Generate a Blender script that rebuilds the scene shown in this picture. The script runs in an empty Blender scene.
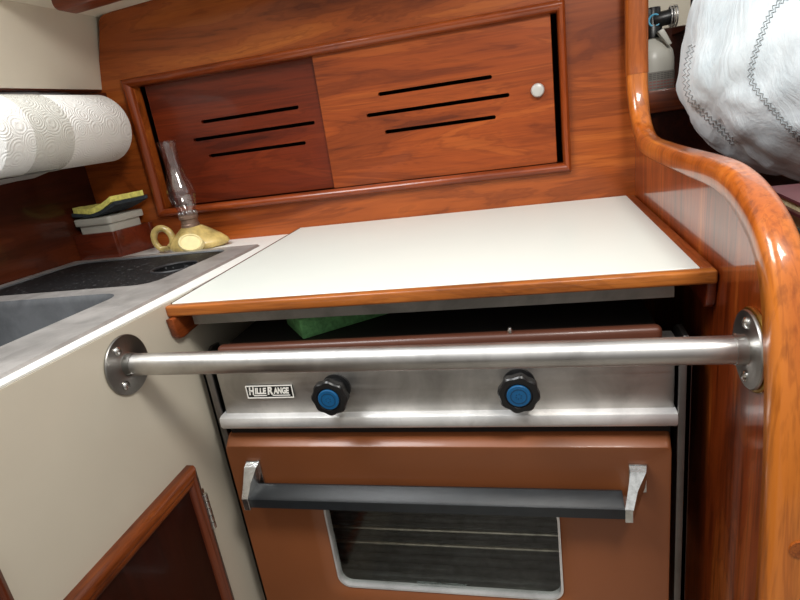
import bpy, bmesh, math, random
from mathutils import Vector, Matrix, noise
from mathutils.bvhtree import BVHTree
C = bpy.context.scene.collection
sc = bpy.context.scene
random.seed(4)
PI = math.pi

# ------------------------------------------------------------------ materials
def srgb(r, g, b):
    f = lambda c: c/12.92 if c <= .04045 else ((c+.055)/1.055)**2.4
    return (f(r/255), f(g/255), f(b/255), 1)

def new_mat(name):
    m = bpy.data.materials.new(name); m.use_nodes = True
    nt = m.node_tree; nt.nodes.clear()
    out = nt.nodes.new('ShaderNodeOutputMaterial')
    b = nt.nodes.new('ShaderNodeBsdfPrincipled')
    nt.links.new(b.outputs[0], out.inputs[0])
    return m, nt, b

def coords(nt, scale=(1, 1, 1), rot=(0, 0, 0)):
    tc = nt.nodes.new('ShaderNodeTexCoord'); mp = nt.nodes.new('ShaderNodeMapping')
    mp.inputs['Scale'].default_value = scale; mp.inputs['Rotation'].default_value = rot
    nt.links.new(tc.outputs['Object'], mp.inputs[0])
    return mp.outputs[0]

def noise_n(nt, vec, scale, detail=4, rough=.6, dist=0):
    n = nt.nodes.new('ShaderNodeTexNoise')
    n.inputs['Scale'].default_value = scale; n.inputs['Detail'].default_value = detail
    n.inputs['Roughness'].default_value = rough; n.inputs['Distortion'].default_value = dist
    nt.links.new(vec, n.inputs['Vector'])
    return n.outputs['Fac']

def ramp(nt, fac, stops):
    r = nt.nodes.new('ShaderNodeValToRGB'); e = r.color_ramp.elements
    while len(e) < len(stops): e.new(.5)
    for i, (p, c) in enumerate(stops):
        e[i].position = p; e[i].color = c
    nt.links.new(fac, r.inputs[0])
    return r.outputs[0]

def mixc(nt, fac, a, b, mode='MIX'):
    m = nt.nodes.new('ShaderNodeMix'); m.data_type = 'RGBA'; m.blend_type = mode
    for s, v in ((0, fac), (6, a), (7, b)):
        if hasattr(v, 'is_output'): nt.links.new(v, m.inputs[s])
        else: m.inputs[s].default_value = v
    return m.outputs[2]

def math_n(nt, op, a, b=None):
    m = nt.nodes.new('ShaderNodeMath'); m.operation = op
    for i, v in enumerate((a, b)):
        if v is None: continue
        if hasattr(v, 'is_output'): nt.links.new(v, m.inputs[i])
        else: m.inputs[i].default_value = v
    return m.outputs[0]

def bump(nt, b, h, strength, dist=.001):
    n = nt.nodes.new('ShaderNodeBump'); n.inputs['Strength'].default_value = strength
    n.inputs['Distance'].default_value = dist
    nt.links.new(h, n.inputs['Height']); nt.links.new(n.outputs[0], b.inputs['Normal'])

def wood(name, dark, mid, light, axis='x', coat=.5, rough=.32, scale=1.0, streak=.35, coat_rough=.08, figure=.4, coat_ior=1.5):
    """varnished mahogany, grain running along `axis`"""
    m, nt, b = new_mat(name)
    s = {'x': (1.6, 14, 14), 'y': (14, 1.6, 14), 'z': (14, 14, 1.6)}[axis]
    f = {'x': (8, 190, 190), 'y': (190, 8, 190), 'z': (190, 190, 8)}[axis]
    v = coords(nt, tuple(k*scale for k in s))
    n1 = noise_n(nt, v, 1.0, 5, .62, .9)
    v2 = coords(nt, tuple(k*scale for k in f))
    n2 = noise_n(nt, v2, 1.0, 3, .6, .1)
    c = ramp(nt, n1, [(.28, dark), (.5, mid), (.74, light)])
    k = ramp(nt, n2, [(.36, (.45, .4, .38, 1)), (.52, (1, 1, 1, 1)), (.7, (1.0, 1.0, 1.0, 1))])
    c = mixc(nt, streak, c, k, 'MULTIPLY')
    g = math_n(nt, 'SINE', math_n(nt, 'MULTIPLY', n1, 62))       # figure: contour lines of the stretched noise
    kg = ramp(nt, g, [(.0, (1, 1, 1, 1)), (.55, (1, 1, 1, 1)), (.98, (.55, .47, .42, 1))])
    c = mixc(nt, figure, c, kg, 'MULTIPLY')
    nt.links.new(c, b.inputs['Base Color'])
    b.inputs['Coat IOR'].default_value = coat_ior
    b.inputs['Roughness'].default_value = rough
    b.inputs['Coat Weight'].default_value = coat; b.inputs['Specular IOR Level'].default_value = .3
    b.inputs['Coat Roughness'].default_value = coat_rough
    bump(nt, b, n2, .06, .0006)
    return m

def plain(name, col, rough=.5, metal=0, coat=0, spec=.5, var=.06, vscale=6, bmp=0, bscale=300, trans=0):
    m, nt, b = new_mat(name)
    v = coords(nt)
    n = noise_n(nt, v, vscale, 5, .6, .3)
    d = tuple(max(0, x*(1-var*2)) for x in col[:3]) + (1,)
    l = tuple(min(1, x*(1+var)) for x in col[:3]) + (1,)
    nt.links.new(ramp(nt, n, [(.3, d), (.65, l)]), b.inputs['Base Color'])
    b.inputs['Roughness'].default_value = rough; b.inputs['Metallic'].default_value = metal
    b.inputs['Coat Weight'].default_value = coat; b.inputs['Specular IOR Level'].default_value = spec
    b.inputs['Transmission Weight'].default_value = trans
    if bmp:
        bump(nt, b, noise_n(nt, v, bscale, 3, .6), bmp, .001)
    return m

def steel(name, col=(.6, .6, .59, 1), rough=.3, axis='x', smear=.12, dirt=0., metal=1):
    m, nt, b = new_mat(name)
    f = {'x': (6, 260, 260), 'y': (260, 6, 260), 'z': (260, 260, 6)}[axis]
    n = noise_n(nt, coords(nt, f), 1.0, 3, .6)
    n2 = noise_n(nt, coords(nt), 14, 5, .65, .5)
    d = tuple(x*(.72-dirt) for x in col[:3]) + (1,)
    nt.links.new(ramp(nt, n2, [(.3, d), (.6, col)]), b.inputs['Base Color'])
    r = math_n(nt, 'ADD', math_n(nt, 'MULTIPLY', n, smear*1.6), rough-smear*.5)
    r = math_n(nt, 'ADD', r, math_n(nt, 'MULTIPLY', n2, smear))
    nt.links.new(r, b.inputs['Roughness'])
    b.inputs['Metallic'].default_value = metal
    bump(nt, b, n, .05, .0004)
    return m

def clear(name, tint=(1, 1, 1, 1), ior=1.45, rough=.02, extra=0.):
    """clear glass: fresnel mix of transparent and glossy so that light passes"""
    m = bpy.data.materials.new(name); m.use_nodes = True
    nt = m.node_tree; nt.nodes.clear()
    out = nt.nodes.new('ShaderNodeOutputMaterial'); mx = nt.nodes.new('ShaderNodeMixShader')
    t = nt.nodes.new('ShaderNodeBsdfTransparent'); g = nt.nodes.new('ShaderNodeBsdfGlossy')
    fr = nt.nodes.new('ShaderNodeFresnel'); fr.inputs[0].default_value = ior
    t.inputs[0].default_value = tint; g.inputs['Roughness'].default_value = rough
    ge = nt.nodes.new('ShaderNodeNewGeometry')
    f = math_n(nt, 'MULTIPLY', math_n(nt, 'ADD', fr.outputs[0], extra), math_n(nt, 'SUBTRACT', 1.0, ge.outputs['Backfacing']))
    nt.links.new(f, mx.inputs[0]); nt.links.new(t.outputs[0], mx.inputs[1]); nt.links.new(g.outputs[0], mx.inputs[2])
    nt.links.new(mx.outputs[0], out.inputs[0])
    return m

def paper_mat():
    m, nt, b = new_mat('embossed_paper')
    v = coords(nt)
    vo = nt.nodes.new('ShaderNodeTexVoronoi'); vo.inputs['Scale'].default_value = 30
    nt.links.new(v, vo.inputs['Vector'])
    s = math_n(nt, 'SINE', math_n(nt, 'MULTIPLY', vo.outputs['Distance'], 52))
    n = noise_n(nt, v, 700, 2, .5)
    h = math_n(nt, 'ADD', s, math_n(nt, 'MULTIPLY', n, 1.4))
    b.inputs['Base Color'].default_value = srgb(236, 235, 230); b.inputs['Roughness'].default_value = .9
    b.inputs['Subsurface Weight'].default_value = 0
    bump(nt, b, h, .36, .0010)
    return m

def cloth_mat():
    m, nt, b = new_mat('sailcloth')
    v = coords(nt, (1, 1, 1), (.3, .5, .7))
    n = noise_n(nt, v, 9, 6, .6, 1.5)
    n2 = noise_n(nt, coords(nt, (3, 16, 6), (.2, .9, .5)), 2.2, 5, .6, 1.2)
    nt.links.new(ramp(nt, n, [(.25, srgb(184, 196, 202)), (.6, srgb(212, 221, 225))]), b.inputs['Base Color'])
    b.inputs['Roughness'].default_value = .55; b.inputs['Sheen Weight'].default_value = .1
    n3 = noise_n(nt, coords(nt, (14, 2.2, 3), (.2, .75, .3)), 1.6, 3, .5, .8)
    h = math_n(nt, 'ADD', math_n(nt, 'ADD', math_n(nt, 'MULTIPLY', n, .3), n3), math_n(nt, 'MULTIPLY', n2, .5))
    bump(nt, b, h, .34, .016)
    return m

M = {}
M['bulk'] = wood('varnished_bulkhead', srgb(100, 42, 12), srgb(156, 76, 26), srgb(192, 108, 42), 'x', .22, .4, .9, .3, figure=.38)
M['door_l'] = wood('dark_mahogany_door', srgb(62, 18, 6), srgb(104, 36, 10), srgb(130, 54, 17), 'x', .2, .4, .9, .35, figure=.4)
M['door_r'] = wood('mahogany_door', srgb(90, 36, 11), srgb(146, 66, 21), srgb(184, 98, 38), 'x', .22, .38, 1.0, .38, figure=.4)
M['frame'] = wood('frame_moulding', srgb(88, 34, 12), srgb(134, 58, 20), srgb(164, 82, 34), 'x', .4, .3, 1, .3)
M['frame_z'] = wood('frame_moulding_upright', srgb(88, 34, 12), srgb(134, 58, 20), srgb(164, 82, 34), 'z', .4, .3, 1, .3)
M['partition'] = wood('partition_veneer', srgb(78, 26, 8), srgb(136, 56, 18), srgb(184, 98, 38), 'z', 1, .3, 1.2, .85, .09, figure=.5, coat_ior=1.8)
M['cap'] = wood('cap_rail_wood', srgb(118, 54, 15), srgb(172, 88, 28), srgb(202, 118, 44), 'z', .8, .3, .8, .55, .08, figure=.4)
M['cap_y'] = M['cap']
M['trim'] = wood('lid_edge_wood', srgb(98, 50, 16), srgb(160, 90, 34), srgb(194, 120, 54), 'x', .2, .4, 1.5, .6)
M['trim_y'] = wood('lid_side_wood', srgb(90, 40, 16), srgb(136, 66, 28), srgb(166, 92, 44), 'y', .2, .4, 1.5, .6)
M['dark'] = wood('dark_locker_wood', srgb(44, 17, 8), srgb(72, 29, 13), srgb(98, 44, 20), 'y', .4, .3, 1, .3)
M['batten'] = wood('dark_handrail_wood', srgb(82, 32, 16), srgb(118, 52, 26), srgb(150, 76, 40), 'x', .25, .4, 1, .5)
M['soapwood'] = wood('soap_box_wood', srgb(74, 26, 12), srgb(108, 42, 20), srgb(128, 54, 28), 'x', .4, .3, 1, .3)
M['doorframe'] = wood('cabinet_door_frame_wood', srgb(66, 26, 9), srgb(126, 60, 21), srgb(168, 92, 38), 'y', .5, .3, 1.2, .6)
M['doorpanel'] = wood('cabinet_door_panel_wood', srgb(28, 8, 5), srgb(46, 14, 8), srgb(60, 21, 11), 'z', .2, .3, 1, .3)
M['sole'] = wood('cabin_sole', srgb(90, 50, 24), srgb(120, 70, 36), srgb(150, 95, 55), 'x', .2, .4)
M['cream'] = plain('cream_laminate', srgb(206, 198, 180), .38, var=.03, vscale=3)
M['liner'] = plain('cream_liner', srgb(222, 214, 196), .5, var=.025, vscale=4, bmp=.05, bscale=60)
M['white'] = plain('white_laminate', srgb(212, 217, 210), .3, var=.015, vscale=3)
M['counter'] = plain('speckled_white_laminate', srgb(230, 230, 224), .35, var=.03, vscale=220)
M['steel'] = steel('brushed_steel', (.63, .62, .605, 1), .27, 'x', .12)
M['steel_panel'] = steel('worn_panel_steel', (.52, .50, .47, 1), .34, 'x', .16, .06)
M['steel_bright'] = steel('bright_trim_steel', (.88, .88, .87, 1), .36, 'x', .08, 0., .55)
M['steel_sink'] = steel('sink_steel', (.55, .53, .51, 1), .4, 'y', .14, .08, .7)
M['steel_side'] = steel('dark_side_steel', (.24, .225, .215, 1), .35, 'z', .1)
M['flange_lit'] = steel('flange_steel_lit', (.52, .51, .49, 1), .28, 'z', .08)  # same flange steel, painted lighter for the better-lit right end
M['flange'] = steel('flange_steel_shaded', (.34, .33, .31, 1), .3, 'z', .08)  # same steel, painted darker for the shaded left end
M['strip'] = steel('aged_strip_metal', (.30, .29, .27, 1), .45, 'x', .12, .12)
M['chrome'] = plain('pitted_chrome', (.72, .73, .72, 1), .22, 1, var=.15, vscale=90, bmp=.25, bscale=500)
M['screw'] = plain('screw_steel', (.7, .7, .68, 1), .25, 1)
M['brass'] = plain('brass', (.62, .42, .12, 1), .3, 1)
M['brown'] = plain('brown_enamel', srgb(142, 83, 47), .36, coat=.12, var=.05, vscale=5, bmp=.03, bscale=120)
M['brown_dk'] = plain('shaded_brown_enamel', srgb(88, 50, 36), .38, coat=.1, var=.08, vscale=8)  # cooker brown painted darker on the hob for the cover's shade
M['black'] = plain('black_plastic', srgb(22, 22, 23), .35, var=.05)
M['black_bar'] = plain('black_handle_coating', srgb(36, 40, 43), .34, var=.1, vscale=60, bmp=.3, bscale=900)
M['blue'] = plain('blue_cap', srgb(18, 84, 130), .35, var=.06, vscale=80)
M['bluedk'] = plain('dark_blue_marking', srgb(16, 56, 88), .4)
M['hob'] = plain('shaded_hob', srgb(26, 23, 21), .6, var=.2)  # hob painted near-black for the darkness under the cover
M['oven'] = plain('dark_oven_lining', srgb(104, 104, 98), .32, .8, var=.25, vscale=14, bmp=.1, bscale=80)
M['oven_rod'] = plain('oven_rack_rod', (.55, .5, .42, 1), .3, 1, var=.2, vscale=60)
M['badge'] = plain('badge_black', srgb(16, 16, 16), .3)
M['badge_w'] = plain('badge_white', srgb(236, 234, 226), .4, var=.01)
M['paper'] = paper_mat()
M['wrap'] = clear('clear_paper_band', (.95, .95, .94, 1), 1.3, .4, .03)
M['plastic'] = plain('frosted_box_plastic', srgb(228, 225, 212), .3, var=.03, vscale=20, trans=.4)
M['milky'] = plain('milky_box_contents', srgb(176, 166, 140), .5, var=.15, vscale=40)
M['glass'] = clear('chimney_glass', (.96, .95, .94, 1), 1.5, .10, .15)
M['oven_glass'] = clear('oven_window_glass', (.93, .95, .94, 1), 1.5, .05, .03)
M['ceramic'] = plain('yellow_ceramic', srgb(182, 158, 96), .34, coat=.3, var=.3, vscale=30)
M['ceramic_l'] = plain('pale_medallion', srgb(222, 206, 150), .6, coat=.0, var=.08, vscale=40)
M['foam_y'] = plain('yellow_sponge', srgb(244, 234, 124), .9, var=.14, vscale=120, bmp=.6, bscale=260)
M['scour'] = plain('dark_scouring_pad', srgb(52, 60, 66), .95, var=.25, vscale=150, bmp=.8, bscale=300)
M['foam_g'] = plain('green_sponge', srgb(112, 178, 112), .9, var=.2, vscale=110, bmp=.7, bscale=260)
def dusty_black():
    m, nt, b = new_mat('dusty_black_plastic')
    v = coords(nt)
    n = noise_n(nt, v, 170, 2, .5); n2 = noise_n(nt, v, 9, 4, .6)
    c = ramp(nt, n, [(.63, srgb(18, 18, 19)), (.72, srgb(120, 120, 122))])
    c = mixc(nt, .35, c, ramp(nt, n2, [(.3, srgb(10, 10, 11)), (.7, srgb(34, 34, 36))]))
    nt.links.new(c, b.inputs['Base Color']); b.inputs['Roughness'].default_value = .6; b.inputs['Specular IOR Level'].default_value = .25
    return m
M['cover'] = dusty_black()
M['basin'] = steel('dull_basin_steel', (.17, .18, .19, 1), .42, 'y', .14, .08, .5)
M['cloth'] = cloth_mat()
M['thread'] = plain('grey_thread', srgb(140, 146, 148), .8)
M['ext'] = plain('offwhite_cylinder_paint', srgb(196, 194, 184), .35, var=.03)
M['label'] = plain('grey_label', srgb(150, 146, 138), .5, var=.1, vscale=60)
M['red'] = plain('faded_red_print', srgb(176, 110, 104), .5)
M['grey_print'] = plain('grey_print', srgb(104, 102, 98), .5)
M['cyan'] = plain('pale_blue_ring', srgb(92, 176, 212), .4)
M['mag'] = plain('slate_blue_cover', srgb(92, 108, 118), .35, var=.15, vscale=20)
M['mag2'] = plain('maroon_cover', srgb(84, 40, 44), .4, var=.15, vscale=20)
M['page'] = plain('yellowed_pages', srgb(206, 194, 150), .8, var=.12, vscale=200)
M['shadow'] = plain('black_shade_paint', srgb(16, 13, 12), .7)  # near-black colour painted in for shade in the gap and locker

# ------------------------------------------------------------------ mesh helpers
def merge(bm, t, mat=None):
    if mat is not None: bmesh.ops.transform(t, matrix=mat, verts=t.verts)
    me = bpy.data.meshes.new('tmp'); t.to_mesh(me); t.free(); bm.from_mesh(me); bpy.data.meshes.remove(me)

def add_box(bm, x0, x1, y0, y1, z0, z1, bev=0., seg=2, mat=None):
    t = bmesh.new(); bmesh.ops.create_cube(t, size=1)
    for v in t.verts:
        v.co = Vector((x0+(v.co.x+.5)*(x1-x0), y0+(v.co.y+.5)*(y1-y0), z0+(v.co.z+.5)*(z1-z0)))
    if bev: bmesh.ops.bevel(t, geom=list(t.edges), offset=bev, segments=seg, profile=.5, affect='EDGES')
    merge(bm, t, mat)
    return bm

def bx(*a, **k): return add_box(bmesh.new(), *a, **k)

def add_lathe(bm, prof, origin, axis=(0, 0, 1), seg=32, sx=1, sy=1):
    """profile of (radius, height) revolved about axis at origin"""
    q = Vector((0, 0, 1)).rotation_difference(Vector(axis)).to_matrix()
    o = Vector(origin); rings = []
    t = bmesh.new()
    for r, h in prof:
        if r < 1e-6: rings.append([t.verts.new(o + q @ Vector((0, 0, h)))])
        else: rings.append([t.verts.new(o + q @ Vector((r*sx*math.cos(2*PI*i/seg), r*sy*math.sin(2*PI*i/seg), h))) for i in range(seg)])
    for a, b in zip(rings, rings[1:]):
        for i in range(seg):
            j = (i+1) % seg
            if len(a) == 1 and len(b) == 1: continue
            if len(a) == 1: t.faces.new((a[0], b[i], b[j]))
            elif len(b) == 1: t.faces.new((a[i], b[0], a[j]))
            else: t.faces.new((a[i], b[i], b[j], a[j]))
    bmesh.ops.recalc_face_normals(t, faces=t.faces)
    merge(bm, t)
    return bm

def lathe(*a, **k): return add_lathe(bmesh.new(), *a, **k)

def add_cyl(bm, p0, p1, r, seg=24, bev=0):
    p0 = Vector(p0); p1 = Vector(p1); d = p1-p0; L = d.length
    if bev: pr = [(0, 0), (r-bev, 0), (r-bev*.3, bev*.3), (r, bev), (r, L-bev), (r-bev*.3, L-bev*.3), (r-bev, L), (0, L)]
    else: pr = [(0, 0), (r, 0), (r, L), (0, L)]
    return add_lathe(bm, pr, p0, d.normalized(), seg)

def add_tube(bm, pts, r, seg=8, closed=False, radii=None):
    pts = [Vector(p) for p in pts]; n = len(pts); t = bmesh.new(); rings = []
    up = None
    for i, p in enumerate(pts):
        a = pts[(i-1) % n] if (closed or i > 0) else p
        b = pts[(i+1) % n] if (closed or i < n-1) else p
        d = (b-a).normalized()
        if up is None:
            up = d.orthogonal().normalized()
        up = (up - d*up.dot(d)).normalized(); s = d.cross(up)
        rr = radii[i] if radii else r
        rings.append([t.verts.new(p + rr*(math.cos(2*PI*k/seg)*up + math.sin(2*PI*k/seg)*s)) for k in range(seg)])
    m = n if closed else n-1
    for i in range(m):
        A, B = rings[i], rings[(i+1) % n]
        for k in range(seg): t.faces.new((A[k], A[(k+1) % seg], B[(k+1) % seg], B[k]))
    if not closed:
        t.faces.new(rings[0]); t.faces.new(rings[-1])
    bmesh.ops.recalc_face_normals(t, faces=t.faces)
    merge(bm, t)
    return bm

def add_prism(bm, poly, plane, d0, d1, bev=0, seg=2):
    """polygon of 2-D points extruded from d0 to d1; plane 'xz' (depth y), 'yz' (depth x), 'xy' (depth z)"""
    f = {'xz': lambda a, b, d: (a, d, b), 'yz': lambda a, b, d: (d, a, b), 'xy': lambda a, b, d: (a, b, d)}[plane]
    t = bmesh.new()
    A = [t.verts.new(f(a, b, d0)) for a, b in poly]; B = [t.verts.new(f(a, b, d1)) for a, b in poly]
    t.faces.new(A); t.faces.new(B)
    for i in range(len(poly)):
        j = (i+1) % len(poly); t.faces.new((A[i], A[j], B[j], B[i]))
    bmesh.ops.recalc_face_normals(t, faces=t.faces)
    if bev:
        rim = [e for e in t.edges if (e.verts[0] in A and e.verts[1] in A) or (e.verts[0] in B and e.verts[1] in B)]
        bmesh.ops.bevel(t, geom=rim, offset=bev, segments=seg, profile=.5, affect='EDGES')
    merge(bm, t)
    return bm

def prism(*a, **k): return add_prism(bmesh.new(), *a, **k)

def rrect(x0, x1, z0, z1, r, n=6):
    out = []
    for cx, cz, a0 in ((x1-r, z1-r, 0), (x0+r, z1-r, PI/2), (x0+r, z0+r, PI), (x1-r, z0+r, 1.5*PI)):
        for i in range(n+1):
            a = a0 + i*PI/2/n; out.append((cx+r*math.cos(a), cz+r*math.sin(a)))
    return out

def ring_prism(bm, outer, inner, plane, d0, d1):
    """closed frame between two loops with the same vertex count"""
    f = {'xz': lambda a, b, d: (a, d, b), 'yz': lambda a, b, d: (d, a, b), 'xy': lambda a, b, d: (a, b, d)}[plane]
    t = bmesh.new(); n = len(outer)
    L = [[t.verts.new(f(a, b, d)) for a, b in loop] for loop, d in ((outer, d0), (outer, d1), (inner, d1), (inner, d0))]
    for k in range(4):
        A, B = L[k], L[(k+1) % 4]
        for i in range(n):
            j = (i+1) % n; t.faces.new((A[i], A[j], B[j], B[i]))
    bmesh.ops.recalc_face_normals(t, faces=t.faces)
    merge(bm, t); return bm

def obj(name, bm, mat, parent=None, angle=35, base=None):
    me = bpy.data.meshes.new(name); bm.to_mesh(me); bm.free()
    if parent is not None:
        off = Vector(parent['_base'])
    elif base is not None: off = Vector(base)
    else:
        xs = [v.co for v in me.vertices]
        lo = Vector((min(c[i] for c in xs) for i in range(3))); hi = Vector((max(c[i] for c in xs) for i in range(3)))
        off = Vector(((lo.x+hi.x)/2, (lo.y+hi.y)/2, lo.z))
    me.transform(Matrix.Translation(-off))
    me.materials.append(mat if not isinstance(mat, str) else M[mat])
    for p in me.polygons: p.use_smooth = True
    me.set_sharp_from_angle(angle=math.radians(angle))
    o = bpy.data.objects.new(name, me); C.objects.link(o)
    o['_base'] = tuple(off)
    if parent is not None: o.parent = parent
    else: o.location = off
    return o

def thing(name, label, cat, loc):
    o = bpy.data.objects.new(name, None); C.objects.link(o); o.empty_display_size = .05
    o.location = loc; o['_base'] = tuple(loc); o['label'] = label; o['category'] = cat
    return o

def tag(o, label, cat, group=None):
    o['label'] = label; o['category'] = cat
    if group: o['group'] = group
    return o

def struct(name, bm, mat, parent=None, angle=35):
    o = obj(name, bm, mat, parent, angle)
    if parent is None: o['kind'] = 'structure'
    return o

def cut(o, cutters):
    """subtract the cutter meshes from o"""
    me = bpy.data.meshes.new('cutter')
    bm = cutters; bmesh.ops.recalc_face_normals(bm, faces=bm.faces); bm.to_mesh(me); bm.free()
    me.transform(Matrix.Translation(-Vector(o['_base'])))
    c = bpy.data.objects.new('cutter', me); C.objects.link(c)
    c.matrix_world = Matrix.Translation(Vector(o['_base']))
    bpy.context.view_layer.update()
    md = o.modifiers.new('cut', 'BOOLEAN'); md.operation = 'DIFFERENCE'; md.solver = 'EXACT'; md.object = c
    dg = bpy.context.evaluated_depsgraph_get()
    ev = bpy.data.meshes.new_from_object(o.evaluated_get(dg))
    o.modifiers.clear(); o.data = ev
    bpy.data.objects.remove(c); ev.set_sharp_from_angle(angle=math.radians(35))
    return o

def text_bm(s, size, shear=0., ext=.0004, width=None, bold=.012):
    cu = bpy.data.curves.new('txt', 'FONT'); cu.body = s; cu.size = size; cu.shear = shear; cu.extrude = ext
    cu.offset = size*bold
    cu.align_x = 'CENTER'; cu.align_y = 'CENTER'
    o = bpy.data.objects.new('txt', cu); C.objects.link(o)
    dg = bpy.context.evaluated_depsgraph_get(); dg.update()
    me = bpy.data.meshes.new_from_object(o.evaluated_get(dg))
    bm = bmesh.new(); bm.from_mesh(me); bpy.data.objects.remove(o); bpy.data.meshes.remove(me)
    if width:
        xs = [v.co.x for v in bm.verts]; w = max(xs)-min(xs); c = (max(xs)+min(xs))/2
        for v in bm.verts: v.co.x = (v.co.x-c)*width/w
    return bm

# ------------------------------------------------------------------ camera
CAM = Vector((.4501, -.5784, 1.085))
cd = bpy.data.cameras.new('camera'); cam = bpy.data.objects.new('camera', cd); C.objects.link(cam)
cam.location = CAM; cam.rotation_euler = (1.2489, .1369, .2096)
cd.sensor_width = 36; cd.lens = 555.78*36/800; cd.clip_start = .02
sc.camera = cam

# ------------------------------------------------------------------ setting
YB = .45                      # face of the wooden bulkhead
PX = .625                     # face of the right-hand partition
struct('floor', bx(-.6, 1.6, -1.6, 1.0, -.03, 0), plain('grey_bounce_floor', srgb(158, 152, 142), .7, var=.08))  # unseen floor; grey chosen to bounce light into the oven glass

# bulkhead: outline with rounded top-left corner and a rectangular opening
OX0, OX1, OZ0, OZ1 = -.288, .508, .968, 1.209
outl = [(-.50, 0), (PX+.01, 0), (PX+.01, 1.386), (-.29, 1.3405)]
for i in range(7):
    a = PI/2 + i*PI/2/6; outl.append((-.305+.022*math.cos(a), 1.317+.022*math.sin(a)))
outl += [(-.366, 1.212), (-.50, 1.205)]
wb = struct('wall_back', prism(outl, 'xz', YB, YB+.018), 'bulk')
cut(wb, bx(OX0, OX1, YB-.05, YB+.08, OZ0, OZ1))
# liner and cabin side above the sink
cs = [(-.357, 1.212), (-.357, 1.25), (-.350, 1.30), (-.352, 1.35), (-.36, 1.42), (-.36, 1.56), (-.50, 1.56), (-.50, 1.212)]
struct('wall_left', prism([(-.359, 1.212), (-.3305, 1.335), (-.326, 1.40), (-.326, 1.60), (-.50, 1.60), (-.50, 1.212)], 'xz', -.9, YB+.03, bev=.002), 'liner')
t = bmesh.new(); add_box(t, -.50, PX+.02, YB+.0182, YB+.03, 1.27, 1.46)
struct('trim_3', t, 'liner')
struct('ceiling', prism([(-.335, 1.3385), (PX+.02, 1.386), (PX+.02, 1.40), (-.335, 1.3525)], 'xz', .22, YB+.03), 'liner')
struct('trim_1', bx(-.475, -.3598, -.9, YB, 1.2085, 1.2119, bev=.001), 'dark')
struct('wall_outboard', bx(-.475, -.452, -.9, YB, 0, 1.2), 'dark')  # darker wood here stands in for the shade of the recess

# locker behind the bulkhead (its inner shade painted near-black)
t = bmesh.new()
add_box(t, OX0-.03, OX1+.03, .62, .63, .93, 1.25); add_box(t, OX0-.03, OX1+.03, .486, .62, .93, .94)
add_box(t, OX0-.03, OX1+.03, .486, .62, 1.24, 1.25); add_box(t, OX0-.03, OX0-.02, .486, .62, .94, 1.24)
add_box(t, OX1+.02, OX1+.03, .486, .62, .94, 1.24)
struct('wall_locker', t, 'shadow')

# moulding around the locker opening: four mitred rails
fr = thing('locker_frame', 'raised mahogany moulding framing the sliding locker doors on the bulkhead', 'frame', (.11, YB, .955))
def rail(a0, a1, b0, b1, name, m):
    """mitred rail, outer edge a0-a1, inner edge b0-b1 (x,z), round-topped"""
    t = bmesh.new(); rows = []
    for k, (s, d) in enumerate(((0, 0), (0, .007), (.12, .0105), (.35, .0125), (.6, .0115), (.85, .008), (1, .004), (1, -.022))):
        rows.append([t.verts.new((A[0]+(B[0]-A[0])*s, YB-d, A[1]+(B[1]-A[1])*s)) for A, B in ((a0, b0), (a1, b1))])
    for r, q in zip(rows, rows[1:]): t.faces.new((r[0], r[1], q[1], q[0]))
    t.faces.new([r[0] for r in rows]); t.faces.new([r[1] for r in rows][::-1])
    bmesh.ops.recalc_face_normals(t, faces=t.faces)
    obj(name, t, m, fr, 50)
A = [(-.307, 1.222), (.521, 1.222), (.521, .952), (-.307, .952)]
B = [(-.289, 1.206), (.508, 1.206), (.508, .968), (-.289, .968)]
rail(A[0], A[1], B[0], B[1], 'frame_rail', 'frame'); rail(A[1], A[2], B[1], B[2], 'frame_stile', 'frame_z')
rail(A[2], A[3], B[2], B[3], 'frame_rail', 'frame'); rail(A[3], A[0], B[3], B[0], 'frame_stile', 'frame_z')

def slots(spec, y0, y1):
    t = bmesh.new()
    for x0, x1, z in spec:
        add_prism(t, rrect(x0, x1, z-.0033, z+.0033, .0032, 4), 'xz', y0, y1)
    return t
d = thing('sliding_door', 'lighter right-hand sliding locker door with three slots and a round white knob', 'door', (.29, .458, .966))
p = obj('door_panel', bx(.083, .4985, .455, .463, .9685, 1.2085, bev=.0008, seg=1), 'door_r', d)
cut(p, slots([(.195, .398, 1.1245), (.168, .425, 1.0915), (.198, .399, 1.0585)], .44, .48))
t = bmesh.new(); add_lathe(t, [(0, .0125), (.006, .0125), (.0095, .0112), (.0112, .008), (.0112, .003), (.0085, 0), (0, 0)], (.472, .4552, 1.092), (0, -1, 0), 28)
k = obj('knob', t, plain('white_knob', srgb(184, 182, 176), .3), d); k['label'] = 'round off-white knob'
d = thing('sliding_door', 'darker left-hand sliding locker door set behind the other, with three slots and no knob', 'door', (-.09, .471, .966))
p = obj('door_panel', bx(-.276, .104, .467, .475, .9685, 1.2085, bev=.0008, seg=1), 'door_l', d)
cut(p, slots([(-.172, .036, 1.1245), (-.198, .0625, 1.0932), (-.173, .037, 1.059)], .45, .49))

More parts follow.
